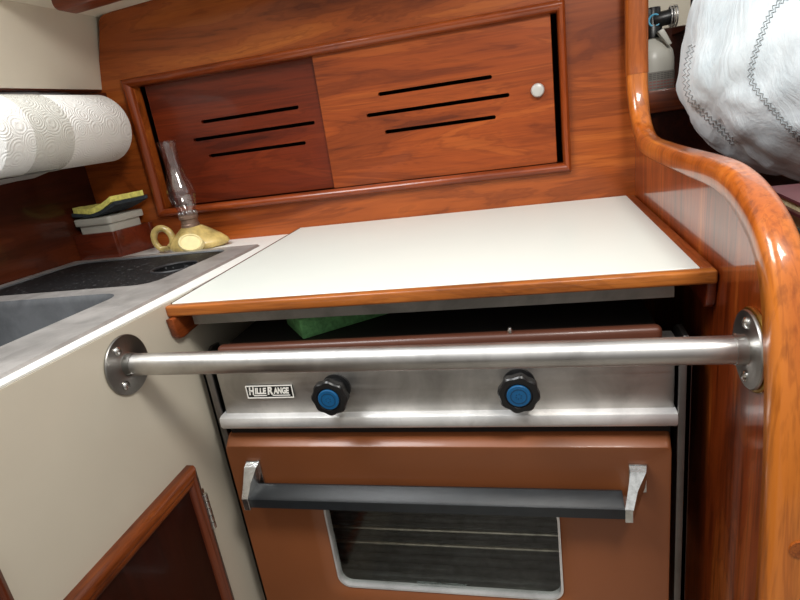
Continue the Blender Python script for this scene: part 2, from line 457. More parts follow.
# partition on the right with its broad cap rail
# (y, z, x_right) along the outer line of the cap
prof = [(.405, 1.44, .638), (.405, 1.30, .638), (.405, 1.14, .638), (.403, 1.095, .638), (.396, 1.058, .638), (.379, 1.030, .638),
        (.348, 1.0115, .6385), (.30, 1.0045, .639), (.20, 1.0035, .6395), (.10, 1.0045, .640), (.03, 1.0055, .640), (-.02, 1.0045, .640),
        (-.062, .998, .640), (-.099, .986, .640), (-.128, .970, .640), (-.149, .949, .641), (-.162, .923, .642), (-.171, .895, .644), (-.180, .855, .646),
        (-.187, .80, .648), (-.192, .72, .650), (-.196, .60, .650), (-.200, .40, .650), (-.205, 0.0, .650)]
def smooth(pts, n):
    out = []
    for i in range(len(pts)-1):
        p0 = pts[max(i-1, 0)]; p1 = pts[i]; p2 = pts[i+1]; p3 = pts[min(i+2, len(pts)-1)]
        for k in range(n):
            t = k/n
            out.append(tuple(.5*((2*b)+(c-a)*t+(2*a-5*b+4*c-d)*t*t+(3*b-a-3*c+d)*t**3) for a, b, c, d in zip(p0, p1, p2, p3)))
    out.append(pts[-1]); return out
sp = smooth(prof, 5)
nrm = []
for i in range(len(sp)):
    a = Vector(sp[max(i-1, 0)][:2]); b = Vector(sp[min(i+1, len(sp)-1)][:2]); dd = (b-a).normalized()
    nrm.append(Vector((-dd.y, dd.x)))        # pointing inward? checked below
if nrm[len(nrm)//2].dot(Vector((.2, .5))-Vector(sp[len(sp)//2][:2])) < 0: nrm = [-n for n in nrm]
TH = .020
inner = [Vector(s[:2]) + n*TH for s, n in zip(sp, nrm)]
poly = [(v.x, v.y) for v in inner] + [(YB+.002, 0), (YB+.002, 1.44)]
wr = struct('wall_right', prism(poly, 'yz', PX, PX+.012), 'partition', angle=20)
def cap_piece(i0, i1, grow):
    t = bmesh.new(); rings = []
    for s, n in list(zip(sp, nrm))[i0:i1]:
        o2 = Vector(s[:2]); k = min(1, max(0, (s[1]-1.02)/.06)); x0 = .6115-.0045*k-grow; x1 = s[2]+grow; w = x1-x0; r = min(.0105, w*.36); q = .003
        sec = []
        for cx, cd_, a0 in ((x0+r, r-grow, PI), (x1-r, r-grow, 1.5*PI)):
            for i in range(7):
                a = a0 + i*PI/2/6; sec.append((cx+r*math.cos(a), cd_+r*math.sin(a)))
        sec += [(x1, TH+.004-q), (x1-q, TH+.004), (x0+q, TH+.004), (x0, TH+.004-q)]
        rings.append([t.verts.new((a, (o2+n*b).x, (o2+n*b).y)) for a, b in sec])
    for A_, B_ in zip(rings, rings[1:]):
        m_ = len(A_)
        for i in range(m_):
            j = (i+1) % m_; t.faces.new((A_[i], A_[j], B_[j], B_[i]))
    t.faces.new(rings[0]); t.faces.new(rings[-1])
    bmesh.ops.recalc_face_normals(t, faces=t.faces)
    return t
ks = next(i for i, s_ in enumerate(sp) if s_[1] < 1.098)
obj('post_trim', cap_piece(0, ks+1, .0006), wood('post_trim_wood', srgb(118, 56, 18), srgb(166, 86, 30), srgb(194, 114, 46), 'z', .3, .35, 1, .45, figure=.35), wr, 50)
capo = obj('cap_rail', cap_piece(ks, len(sp), 0), 'cap', wr, 50)
t = bmesh.new()
add_cyl(t, (.632, -.1925, .733), (.632, -.186, .733), .0075, 24)
add_cyl(t, (.6255, .4035, 1.083), (.6255, .41, 1.083), .005, 20)
pass
pl = obj('wood_plug', t, wood('wood_plug_end', srgb(112, 54, 18), srgb(160, 84, 28), srgb(186, 108, 42), 'y', .5, .35, 3, .6), wr)

# berth space beyond the partition
struct('wall_far', bx(PX+.01, 1.6, .90, .92, .0, 1.5), 'dark')
struct('berth_light_blocker', bx(PX+.012, 1.6, .50, .92, 1.45, 1.47), 'liner')  # unseen slab added to keep world light out of the berth space
struct('wall_berth_end', bx(1.58, 1.6, -.3, .90, 0, 1.45), 'liner')
struct('trim_2', bx(.64, .768, .70, .72, 1.172, 1.40, bev=.002), 'liner')
struct('berth_top', bx(PX+.02, 1.58, -.15, .90, .885, .914), 'dark')
sh = thing('berth_shelf', 'dark wooden shelf with a low front fiddle behind the partition', 'shelf', (.80, .66, .914))
obj('shelf_board', bx(.64, 1.2, .575, .80, 1.038, 1.052, bev=.002), 'dark', sh)
obj('fiddle', bx(.64, 1.2, .562, .576, 1.024, 1.064, bev=.003), 'frame', sh)
obj('front_board', bx(.64, 1.2, .578, .592, .9145, 1.038), 'dark', sh)

# ------------------------------------------------------------------ hinged cover over the stove
cv = thing('stove_cover', 'white laminate stove cover board with mahogany edging, closed over the brown cooker', 'cover', (.31, .22, .886))
obj('panel', bx(.001, .6103, .007, .4485, .886, .9, bev=.0006, seg=1), 'white', cv)
obj('left_edging', bx(-.0011, .0012, .007, .4485, .886, .9004), 'dark', cv)
obj('front_edging', bx(-.002, .6235, -.006, .0068, .8855, .8997, bev=.0028, seg=3), 'trim', cv)
obj('side_edging', bx(.6105, .6235, .007, .4485, .886, .8999, bev=.0024, seg=3), 'trim_y', cv)
t = bmesh.new(); add_box(t, .022, .588, .012, .0145, .868, .8855); add_box(t, .022, .588, .0145, .03, .883, .8855)
obj('metal_strip', t, 'strip', cv)
def cleat(x0, x1, mirror, label):
    o_ = .012 if mirror else 0
    pr = [(-.013+o_, .8853), (.20, .8853), (.20, .868), (.016, .856), (.002+o_, .8545), (-.006+o_, .857), (-.0105+o_, .863)]
    t = prism(pr, 'yz', x0, x1, bev=.003, seg=3)
    return tag(obj('support_cleat', t, 'soapwood' if mirror else 'trim_y', None), label, 'cleat')
cleat(.0002, .0105, False, 'small wooden cleat on the cream cabinet side under the left end of the stove cover')
cleat(.6150, .6248, True, 'small wooden cleat on the varnished partition under the right end of the stove cover')

# ------------------------------------------------------------------ grab rail
P0 = Vector((0.0, -.0945, .8640)); P1 = Vector((PX, -.0995, .8580))
gr = thing('grab_rail', 'stainless steel tube safety rail spanning the front of the cooker', 'rail', P0.lerp(P1, .5))
ax = (P1-P0).normalized()
t = bmesh.new(); add_cyl(t, P0+ax*.004, P1-ax*.004, .0123, 40); obj('tube', t, 'steel', gr)
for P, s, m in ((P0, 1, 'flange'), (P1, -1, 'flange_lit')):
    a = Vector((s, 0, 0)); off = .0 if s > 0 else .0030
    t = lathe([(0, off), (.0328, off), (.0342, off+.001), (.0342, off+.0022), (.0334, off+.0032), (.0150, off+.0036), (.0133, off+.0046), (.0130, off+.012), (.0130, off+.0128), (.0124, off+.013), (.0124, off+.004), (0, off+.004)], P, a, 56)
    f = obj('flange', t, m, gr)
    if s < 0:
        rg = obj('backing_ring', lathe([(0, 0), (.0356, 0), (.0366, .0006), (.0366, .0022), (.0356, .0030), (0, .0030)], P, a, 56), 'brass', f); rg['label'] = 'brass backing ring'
    for k in range(3):
        if s > 0: yy, zz = [(-.0105, .021), (-.0135, -.0195), (.0235, -.002)][k]
        else: yy, zz = [(.002, .0235), (-.0035, -.0232), (.0235, .0)][k]
        q = P + Vector((s*(off+.0034), yy, zz))
        tt = lathe([(.005, 0), (.005, .0012), (.0038, .0026), (.0018, .0034), (0, .0036)], q, a, 18)
        so = obj('screw', tt, 'screw', f)
        cut(so, add_box(bmesh.new(), (q.x+s*.0022) if s > 0 else q.x-.01, q.x+.01 if s > 0 else q.x-.0022, q.y-.0007, q.y+.0007, q.z-.007, q.z+.007))

# ------------------------------------------------------------------ cooker
st = thing('gas_cooker', 'brown enamel gimballed gas cooker with steel control panel and glazed oven door', 'cooker', (.31, .22, .40))
SX0, SX1 = .026, .588
# body shell (open front for the oven)
t = bmesh.new()
add_box(t, .034, .046, .03, .41, .40, .80); add_box(t, .57, .582, .03, .41, .40, .80)
add_box(t, .034, .582, .40, .412, .40, .80); add_box(t, .046, .57, .03, .40, .40, .412); add_box(t, .046, .57, .03, .40, .69, .70)
obj('oven_body', t, 'oven', st)
obj('oven_floor_liner', (lambda b: [add_box(b, .06+i*.0, .555, .04+i*.018, .05+i*.018, .412, .424, bev=.003) for i in range(19)] and b)(bmesh.new()), plain('ribbed_oven_floor', srgb(150, 152, 150), .3, .7, var=.2, vscale=30), st)
for z in (.512, .485):
    t = bmesh.new()
    for y in (.06, .37): add_tube(t, [(.048, y, z), (.568, y, z)], .0024, 8)
    for i in range(8 if z > .5 else 0): add_tube(t, [(.048, .10+i*.034, z), (.568, .10+i*.034, z)], .0016, 6)
    for x in (.055, .561): add_tube(t, [(x, .06, z), (x, .37, z)], .0024, 8)
    obj('oven_rack', t, 'oven_rod', st)
# control panel, drip strip
obj('control_panel', bx(.034, .590, .012, .030, .735, .823, bev=.001), 'steel_panel', st)
t = bmesh.new(); add_prism(t, [(.03, .7375), (.006, .7375), (.0015, .7355), (0, .732), (0, .7235), (.003, .7195), (.03, .7195)], 'yz', .028, .592, bev=.0012)
obj('drip_strip', t, 'steel_bright', st)
obj('gap_shade', bx(.03, .588, .018, .03, .69, .74), 'shadow', st)  # near-black strip painting the shade between drip strip and oven door
# hob
t = bmesh.new(); add_box(t, .046, .577, .006, .022, .812, .837, bev=.0065, seg=4); add_box(t, .046, .577, .018, .40, .812, .826)
obj('hob_surround', t, 'brown_dk', st)
t = bmesh.new(); add_box(t, .048, .575, .0215, .395, .826, .8300, bev=.0008)
obj('hob_plate', t, 'hob', st)
for cx in (.19, .43):
    t = lathe([(0, 0), (.035, 0), (.035, .008), (.03, .012), (.012, .013), (0, .013)], (cx, .22, .830), (0, 0, 1), 28)
    obj('burner', t, 'hob', st)
obj('hob_stud', lathe([(.003, 0), (.0035, .003), (.002, .006), (0, .007)], (.418, .012, .8368), (0, 0, 1), 12), 'screw', st)
# side plates of the gimbal
t = bmesh.new(); add_prism(t, [(.002, .40), (.06, .40), (.06, .80), (.06, .815), (.045, .824), (.016, .822), (.002, .80)], 'yz', .5985, .6045, bev=.0008)
add_box(t, .592, .6045, .002, .006, .40, .812, bev=.0008)
add_cyl(t, (.6045, .21, .66), (.625, .21, .66), .012, 20); add_box(t, .5985, .6045, .05, .25, .63, .69)
obj('side_plate', t, 'steel_side', st)
t = bmesh.new(); add_prism(t, [(.013, .40), (.06, .40), (.06, .80), (.06, .822), (.045, .824), (.02, .815), (.013, .80)], 'yz', .013, .018, bev=.0008)
add_box(t, .013, .026, .013, .017, .40, .812, bev=.0008)
add_cyl(t, (.0, .21, .66), (.014, .21, .66), .012, 20); add_box(t, .013, .018, .05, .25, .63, .69)
obj('side_plate', t, 'steel_side', st)
# knobs
def knob(cx, cz, tw):
    y0 = .012
    t = bmesh.new()
    n = 64; rows = []
    pr = [(.0150, 0., 0), (.0150, .003, .0), (.0112, .0036, 0), (.0118, .012, .2), (.0165, .0185, 1), (.0182, .0215, 1), (.0182, .030, 1), (.0170, .0318, .9), (.0125, .0322, .1), (.0118, .0312, 0), (0, .0312, 0)]
    for r, h, lob in pr:
        r *= 1.24
        if r == 0: rows.append([t.verts.new((cx, y0-h, cz))]); continue
        rr = [r*(1+lob*.045*math.cos(8*2*PI*i/n+tw)) for i in range(n)]
        rows.append([t.verts.new((cx+rr[i]*math.cos(2*PI*i/n), y0-h, cz+rr[i]*math.sin(2*PI*i/n))) for i in range(n)])
    for a, b in zip(rows, rows[1:]):
        for i in range(n):
            j = (i+1) % n
            t.faces.new((a[i], a[j], b[0]) if len(b) == 1 else (a[i], a[j], b[j], b[i]))
    bmesh.ops.recalc_face_normals(t, faces=t.faces)
    k = obj('control_knob', t, 'black', st)
    c = obj('knob_cap', lathe([(.0132, .0), (.0132, .0018), (.0124, .0024), (0, .0024)], (cx, y0-.0312, cz), (0, -1, 0), 32), 'blue', k); c['label'] = 'blue cap'
    t = bmesh.new()
    add_lathe(t, [(.0092, 0), (.0092, .0003), (.0083, .0003), (.0083, 0)], (cx, y0-.0336, cz), (0, -1, 0), 32)
    for i in range(6):
        a = tw + i*PI/3; add_cyl(t, (cx+.003*math.cos(a), y0-.0335, cz+.003*math.sin(a)), (cx+.003*math.cos(a), y0-.0339, cz+.003*math.sin(a)), .0007, 8)
    c = obj('knob_marking', t, 'bluedk', k)
knob(.1985, .7735, .4); knob(.4235, .7735, 1.4)
# badge
bc = Vector((.1055, .012, .7700))
bd = obj('badge', prism(rrect(.0725, .1385, .7605, .7790, .0006, 2), 'xz', .0104, .0122), 'badge', st)
t = bmesh.new(); ring_prism(t, rrect(.0725, .1385, .7605, .7790, .0006, 2), rrect(.0738, .1372, .7618, .7777, .0005, 2), 'xz', .0098, .0108)
b_ = obj('badge_border', t, 'badge_w', bd); b_['label'] = 'white border'
t = bmesh.new()
for s, size, x, w in (('H', .0150, .0800, .0085), ('ILLE', .0118, .0930, .0170), ('R', .0150, .1062, .0080), ('ANGE', .0118, .1222, .0225)):
    tb = text_bm(s, size, .22, .0003, w, .04)
    merge(t, tb, Matrix.Translation((x, .0102, .7706)) @ Matrix.Rotation(PI/2, 4, 'X'))
add_box(t, .082, .1005, .0099, .0104, .7638, .7649); add_box(t, .109, .1335, .0099, .0104, .7638, .7649)
add_box(t, .0762, .0800, .0099, .0104, .7700, .7712)
l_ = obj('badge_lettering', t, 'badge_w', bd, 60); l_['label'] = 'white lettering HILLERANGE'
# oven door with rounded window hole
wx0, wx1, wz0, wz1 = .1475, .4605, .4545, .604
def door_loop(x0, x1, z0, z1, r): return rrect(x0, x1, z0, z1, r, 6)
t = bmesh.new()
loops = [(door_loop(.0245, .5875, .38, .7035, .004), .030), (door_loop(.0245, .5875, .38, .7035, .004), .0175),
         (door_loop(.0247, .5873, .3803, .7028, .005), .0150), (door_loop(.0262, .5858, .385, .6948, .007), .0005), (door_loop(.0268, .5852, .3855, .6938, .007), -.0005), (door_loop(.0280, .584, .387, .6915, .007), -.0006), (door_loop(.0300, .582, .389, .6885, .008), .0),
         (door_loop(wx0-.020, wx1+.020, wz0-.020, wz1+.02, .030), .0), (door_loop(wx0-.008, wx1+.008, wz0-.008, wz1+.008, .023), .0015), (door_loop(wx0, wx1, wz0, wz1, .019), .006), (door_loop(wx0, wx1, wz0, wz1, .019), .0150)]
LV = [[t.verts.new((a, y, b)) for a, b in lp] for lp, y in loops]
for A_, B_ in zip(LV, LV[1:]+LV[:1]):
    for i in range(len(A_)):
        j = (i+1) % len(A_); t.faces.new((A_[i], A_[j], B_[j], B_[i]))
bmesh.ops.recalc_face_normals(t, faces=t.faces)
dr = obj('oven_door', t, 'brown', st, 30)
t = bmesh.new(); ring_prism(t, rrect(wx0+.0003, wx1-.0003, wz0+.0003, wz1-.0003, .0187), rrect(wx0+.0032, wx1-.0032, wz0+.0032, wz1-.0032, .0160), 'xz', .0035, .0155)
obj('window_trim', t, 'steel_bright', dr)
obj('window_glass', prism(rrect(wx0+.002, wx1-.002, wz0+.002, wz1-.002, .017), 'xz', .0085, .0110), 'oven_glass', dr)
t = text_bm('PERMA-VIEW', .0062, 0, .0001, .070); bm2 = bmesh.new(); merge(bm2, t, Matrix.Translation((.298, .0083, .4665)) @ Matrix.Rotation(PI/2, 4, 'X'))
o_ = obj('glass_lettering', bm2, plain('etched_letters', srgb(120, 132, 128), .5), dr); o_['label'] = 'small etched lettering PERMA-VIEW'
# handle
t = bmesh.new()
add_prism(t, [(-.030, .6185), (-.030, .6315), (-.0275, .6345), (-.010, .6415), (-.006, .6400), (-.006, .626), (-.010, .6185)], 'yz', .0625, .5315, bev=.0008)
obj('handle_bar', t, 'black_bar', dr)
def bracket(x0, s, sh):
    """cast arm from the door face out to the bar; s=+1 left arm, -1 right arm"""
    X = lambda u: x0 + s*u
    t = bmesh.new()
    # foot on the door
    add_box(t, *sorted((X(-.0045-sh), X(.0150-sh))), -.003, .001, .6345, .6725, bev=.0006)
    # tapering faceted arm: loft from the upper foot to the lower front
    secs = [[(-.004-sh, -.003, .671), (.0145-sh, -.003, .671), (.0145-sh, -.004, .655), (-.004-sh, -.004, .655)],
            [(-.004-sh*.9, -.011, .668), (.0125-sh*.9, -.009, .667), (.0120-sh, -.006, .645), (-.002-sh, -.005, .643)],
            [(-.004-sh*.35, -.022, .651), (.0060-sh*.35, -.020, .650), (.0095-sh*.8, -.011, .636), (-.001-sh*.8, -.011, .634)],
            [(-.0045, -.0335, .634), (.0045, -.0335, .635), (.0045, -.028, .6165), (-.0045, -.030, .615)]]
    R_ = [[t.verts.new((X(a), b, c)) for a, b, c in s_] for s_ in secs]
    for A_, B_ in zip(R_, R_[1:]):
        for i in range(4):
            j = (i+1) % 4; t.faces.new((A_[i], A_[j], B_[j], B_[i]))
    t.faces.new(R_[0]); t.faces.new(R_[-1])
    add_box(t, *sorted((X(-.0045), X(.0045))), -.0335, -.008, .6165, .6340, bev=.0008)
    bmesh.ops.recalc_face_normals(t, faces=t.faces)
    b = obj('handle_bracket', t, 'chrome', dr, 20); b['label'] = 'pitted chrome bracket'
bracket(.0585, 1, 0); bracket(.5355, -1, .0195)

# green sponge on the hob
rz = Matrix.Translation((.156, .034, .8305)) @ Matrix.Rotation(math.radians(39), 4, 'Z')
t = bmesh.new(); add_box(t, 0, .125, 0, .075, 0, .027, bev=.002, mat=rz)
bmesh.ops.subdivide_edges(t, edges=t.edges, cuts=2)
tag(obj('green_sponge', t, 'foam_g'), 'green sponge block lying on the hob under the stove cover', 'sponge')

# ------------------------------------------------------------------ sink cabinet on the left
sk = thing('sink_cabinet', 'cream laminate sink cabinet with mahogany framed doors facing the cooker', 'cabinet', (-.2, -.2, 0))
t = bmesh.new(); add_prism(t, [(.448, 0), (.448, .8871), (0, .9024), (-.9, .9330), (-.9, 0)], 'yz', -.018, 0)
obj('side_panel', t, 'cream', sk)
def cab_door(y0, y1, z0, z1, hinge):
    d_ = obj('cabinet_door', bx(.0, .006, y0+.012, y1-.012, z0+.012, z1-.012), 'doorpanel', sk)
    def mld(a0, a1, b0, b1, m):
        t = bmesh.new(); rows = []
        for s, h in ((0, 0), (0, .010), (.10, .0135), (.42, .0150), (.55, .0125), (.62, .0135), (.8, .0125), (1, .0065), (1, .001)):
            rows.append([t.verts.new((h, A[0]+(B[0]-A[0])*s, A[1]+(B[1]-A[1])*s)) for A, B in ((a0, b0), (a1, b1))])
        for r, q in zip(rows, rows[1:]): t.faces.new((r[0], r[1], q[1], q[0]))
        t.faces.new([r[0] for r in rows]); t.faces.new([r[1] for r in rows][::-1])
        bmesh.ops.recalc_face_normals(t, faces=t.faces)
        obj('door_frame', t, m, d_, 50)
    w = .026; ws = .017
    a = [(y0, z1), (y1, z1), (y1, z0), (y0, z0)]; b = [(y0+ws, z1-w), (y1-ws, z1-w), (y1-ws, z0+w), (y0+ws, z0+w)]
    mz = wood('cabinet_door_stile_wood', srgb(58, 22, 9), srgb(96, 40, 17), srgb(126, 60, 26), 'z', .5, .3, 1.2, .6) if 'stile' not in M else M['stile']
    M['stile'] = mz
    mld(a[0], a[1], b[0], b[1], 'doorframe'); mld(a[1], a[2], b[1], b[2], mz); mld(a[2], a[3], b[2], b[3], 'doorframe'); mld(a[3], a[0], b[3], b[0], mz)
    if hinge:
        t = bmesh.new()
        add_box(t, 0, .0015, y1+.0015, y1+.016, .598, .652); add_box(t, .0, .0105, y1+.0015, y1+.0035, .598, .652)
        for i in range(5): add_cyl(t, (.0105, y1+.003, .598+i*.011), (.0105, y1+.003, .608+i*.011), .0042, 14, .0008)
        for z in (.607, .643): add_lathe(t, [(.0022, 0), (.0018, .0012), (0, .0016)], (.0015, y1+.0085, z), (1, 0, 0), 12)
        obj('hinge', t, 'screw', d_)
cab_door(-.275, -.050, .18, .699, True)
cab_door(-.62, -.302, .18, .79, False)

# worktop around the sink (tilted a touch, following the boat's sheer)
zt = lambda y: .9048 - .034*y
YR0, YR1, XR0, XR1 = -.50, .343, -.447, -.0405     # outer edge of the sink rim
def slab(bm, x0, x1, y0, y1, th):
    t = bmesh.new()
    vs = [t.verts.new((x, y, zt(y)-dz)) for dz in (0, th) for x, y in ((x0, y0), (x1, y0), (x1, y1), (x0, y1))]
    for f in ((0, 1, 2, 3), (4, 5, 6, 7), (0, 1, 5, 4), (1, 2, 6, 5), (2, 3, 7, 6), (3, 0, 4, 7)): t.faces.new([vs[i] for i in f])
    bmesh.ops.recalc_face_normals(t, faces=t.faces); merge(bm, t)
t = bmesh.new()
slab(t, -.4515, -.001, YR1-.004, .4495, .002); slab(t, -.062, -.0012, -.9, YR1-.004, .002)
ct = tag(obj('sink_worktop', t, 'counter'), 'white laminate worktop strip around the steel sink', 'worktop')

def zmap(bm, base=0.):
    for v in bm.verts: v.co.z += zt(v.co.y) + base
snk = thing('sink', 'stainless steel double sink with a wide brushed rim set in the white worktop', 'sink', (-.25, -.1, .75))
# openings: far bowl (under the cover) and near bowl
def loopz(lp, z): return [(a, b, z) for a, b in lp]
F = rrect(-.425, -.088, .088, .324, .03, 6); N = rrect(-.425, -.100, -.46, .052, .035, 6)
t = bmesh.new()
# rim plate with two holes through a 2-D fill
def fill_plate(outer, holes, z):
    b = bmesh.new(); es = []
    for lp in [outer]+holes:
        vs = [b.verts.new((x, y, z)) for x, y in lp]
        for i in range(len(vs)): es.append(b.edges.new((vs[i], vs[(i+1) % len(vs)])))
    bmesh.ops.triangle_fill(b, use_beauty=True, use_dissolve=False, edges=es)
    for f in b.faces:
        if f.normal.z < 0: f.normal_flip()
    return b
ro = [(a + (.0385*(YR1-b) if a > -.2 else 0), b) for a, b in rrect(XR0, XR1, YR0, YR1, .006, 3)]
b = fill_plate(ro, [F, N], .0035); zmap(b); merge(t, b)
b = bmesh.new()
vs0 = [b.verts.new((x, y, .0035)) for x, y in ro]; vs1 = [b.verts.new((x+(.0022 if x > -.2 else -.0022), y+(.0022 if y > 0 else -.0022), .0)) for x, y in ro]
for i in range(len(ro)):
    j = (i+1) % len(ro); b.faces.new((vs0[i], vs1[i], vs1[j], vs0[j]))
zmap(b); merge(t, b)
obj('rim', t, 'steel_sink', snk, 30)
def bowl(lp, depth, inset, floor, name, mat, drain=None):
    b = bmesh.new()
    cx = sum(p_[0] for p_ in lp)/len(lp); cy = sum(p_[1] for p_ in lp)/len(lp)
    L = []
    for k, (ins, z) in enumerate(((0, .0035), (.002, .001), (.006, -.006), (inset, -depth*.85), (inset+.008, -depth*.95), (inset+.03, -depth))):
        L.append([b.verts.new((x-math.copysign(ins, x-cx), y-math.copysign(ins, y-cy), z)) for x, y in lp])
    for A_, B_ in zip(L, L[1:]):
        for i in range(len(lp)):
            j = (i+1) % len(lp); b.faces.new((A_[i], A_[j], B_[j], B_[i]))
    b.faces.new(L[-1])
    bmesh.ops.recalc_face_normals(b, faces=b.faces)
    for f in b.faces: f.normal_flip()
    zmap(b)
    return obj(name, b, mat, snk, 40)
bowl(F, .12, .012, 0, 'bowl', 'basin'); bowl(N, .13, .014, 0, 'bowl', 'basin')
# dusty cover over the far bowl with a finger hole
hc = (-.125, .205); HR = .036
cvp = rrect(-.4235, -.0895, .0895, .3225, .029, 6)
hole = [(hc[0]+HR*math.cos(2*PI*i/32), hc[1]+HR*math.sin(2*PI*i/32)) for i in range(32)]
t = bmesh.new()
for z, flip in ((.001, False), (-.010, True)):
    b = fill_plate(cvp, [hole], z); 
    if flip:
        for f in b.faces: f.normal_flip()
    zmap(b); merge(t, b)
for lp in (cvp, hole):
    b = bmesh.new(); A_ = [b.verts.new((x, y, .001)) for x, y in lp]; B_ = [b.verts.new((x, y, -.010)) for x, y in lp]
    for i in range(len(lp)):
        j = (i+1) % len(lp); b.faces.new((A_[i], B_[i], B_[j], A_[j]))
    zmap(b); merge(t, b)
bmesh.ops.remove_doubles(t, verts=t.verts, dist=1e-5); bmesh.ops.recalc_face_normals(t, faces=t.faces)
sc_ = thing('sink_cover', 'dusty black cover board with a round finger hole over the far sink bowl', 'cover', (-.27, .2, zt(.2)-.01))
obj('board', t, 'cover', sc_, 30)
t = bmesh.new(); add_tube(t, [(hc[0]+(HR+.001)*math.cos(2*PI*i/40), hc[1]+(HR+.001)*math.sin(2*PI*i/40), zt(hc[1]+HR*math.sin(2*PI*i/40))+.0015) for i in range(40)], .0022, 8, True)
obj('finger_hole_ring', t, plain('worn_dark_ring', srgb(44, 44, 46), .5), sc_)

# ------------------------------------------------------------------ small things by the sink
zc = zt(.4)
sb = bmesh.new()
x0, x1, y0, y1, z0, z1 = -.4505, -.358, .361, .447, zt(.404)-.0005, .9445
add_box(sb, x0, x1, y0, y0+.008, z0, z1, bev=.001); add_box(sb, x0, x1, y1-.008, y1, z0, z1, bev=.001)
add_box(sb, x0, x0+.008, y0+.008, y1-.008, z0, z1, bev=.001); add_box(sb, x1-.008, x1, y0+.008, y1-.008, z0, z1, bev=.001); add_box(sb, x0+.008, x1-.008, y0+.008, y1-.008, z0+.002, z0+.012)
def fan(bm):
    for v in bm.verts: v.co.x += .030*max(0, (v.co.y-y0)/(y1-y0))*max(0, (v.co.x-x0)/(x1-x0))
    return bm
tag(obj('soap_box', fan(sb), 'soapwood'), 'small open reddish wooden box in the corner beside the sink', 'box')
pc = thing('plastic_container', 'clear plastic lidded container standing in the small wooden box', 'container', (-.404, .404, z0+.012))
t = bmesh.new(); ring_prism(t, rrect(x0+.0095, x1-.0095, y0+.0095, y1-.0095, .006), rrect(x0+.011, x1-.011, y0+.011, y1-.011, .0045), 'xy', z0+.0125, .962)
obj('tub', fan(t), 'plastic', pc)
obj('contents', fan(prism(rrect(x0+.0115, x1-.0115, y0+.0115, y1-.0115, .0045), 'xy', z0+.0125, .951)), 'milky', pc)
t = prism(rrect(x0+.004, x1-.004, y0+.004, y1-.004, .008), 'xy', .9605, .9745, bev=.002)
obj('lid', fan(t), 'plastic', pc)
# folded sponge: bent slab
def bent(zoff, th, lx0, lx1, seed, rag=0.):
    t = bmesh.new(); nx, ny = 22, 12; top = []; bot = []
    for i in range(nx+1):
        u = i/nx; ra, rb = [], []
        for j in range(ny+1):
            v = j/ny
            x = lx0 + u*(lx1-lx0); y = .370 + v*.066 - .006*math.sin(u*3)
            z = .9775 + .0035*abs(u-.45)*2 + .016*max(0, (u-.5)*2)**1.7 + .003*(1-v)*(1-u) + zoff
            e = Vector((x*60, y*60, seed))
            w = rag*noise.noise(e)
            edge = i in (0, nx) or j in (0, ny)
            x2 = x + (rag*1.5*noise.noise(e*2.3) if edge else 0); y2 = y + (rag*1.5*noise.noise(e*2.7+Vector((5, 5, 5))) if edge else 0)
            hump = .012*max(0, 1-((u-.62)/.2)**2)*max(0, (v-.45)/.55) if th > .008 else 0
            ra.append(t.verts.new((x2, y2, z+th+w+hump))); rb.append(t.verts.new((x2, y2, z+w*.5)))
        top.append(ra); bot.append(rb)
    for i in range(nx):
        for j in range(ny):
            t.faces.new((top[i][j], top[i+1][j], top[i+1][j+1], top[i][j+1])); t.faces.new((bot[i][j], bot[i][j+1], bot[i+1][j+1], bot[i+1][j]))
    for i in range(nx):
        t.faces.new((top[i][0], bot[i][0], bot[i+1][0], top[i+1][0])); t.faces.new((top[i][ny], top[i+1][ny], bot[i+1][ny], bot[i][ny]))
    for j in range(ny):
        t.faces.new((top[0][j], top[0][j+1], bot[0][j+1], bot[0][j])); t.faces.new((top[nx][j], bot[nx][j], bot[nx][j+1], top[nx][j+1]))
    bmesh.ops.recalc_face_normals(t, faces=t.faces)
    return t
sg = thing('yellow_sponge', 'curled yellow sponge with a dark scouring pad lying on the plastic container', 'sponge', (-.40, .40, .975))
obj('scouring_pad', fan(bent(-.0025, .0065, -.4475, -.344, 3, .0016)), 'scour', sg); obj('foam', fan(bent(.0042, .0105, -.442, -.350, 8, .0010)), 'foam_y', sg)

# oil lamp
LX, LY = -.198, .385; LZ = zt(LY)
lp = thing('oil_lamp', 'yellow ceramic finger lamp with ring handle and clear glass chimney beside the sink', 'lamp', (LX, LY, LZ))
t = lathe([(0, 0), (.040, 0), (.046, .003), (.049, .008), (.0475, .014), (.041, .023), (.031, .033), (.023, .040), (.0185, .0435), (.0165, .0445), (0, .0445)], (0, 0, 0), (0, 0, 1), 40)
for v in t.verts:       # draw the body out to a spout on the right
    if v.co.x > 0:
        k = v.co.x/.049; v.co.x *= 1.12+.32*k; v.co.y *= 1-.30*k
    else:
        v.co.x *= 1.0
bmesh.ops.transform(t, matrix=Matrix.Translation((LX, LY, LZ)) @ Matrix.Rotation(math.radians(8), 4, 'Z'), verts=t.verts)
obj('lamp_base', t, 'ceramic', lp, 60)
t = bmesh.new()
hcx, hcz = LX-.052, LZ+.028
pts = [(hcx+.0205*math.cos(a)*1.0, LY-.022, hcz+.0215*math.sin(a)) for a in [math.radians(-48+i*10) for i in range(30)]]
pts += [(hcx+.012, LY-.022, hcz-.0195), (hcx+.0155, LY-.024, hcz-.0155), (hcx+.012, LY-.025, hcz-.012), (hcx+.009, LY-.025, hcz-.0145)]
add_tube(t, pts, .0052, 10, radii=[.0066]*22+[.0060]*8+[.0045, .004, .0035, .003])
obj('ring_handle', t, 'ceramic', lp, 60)
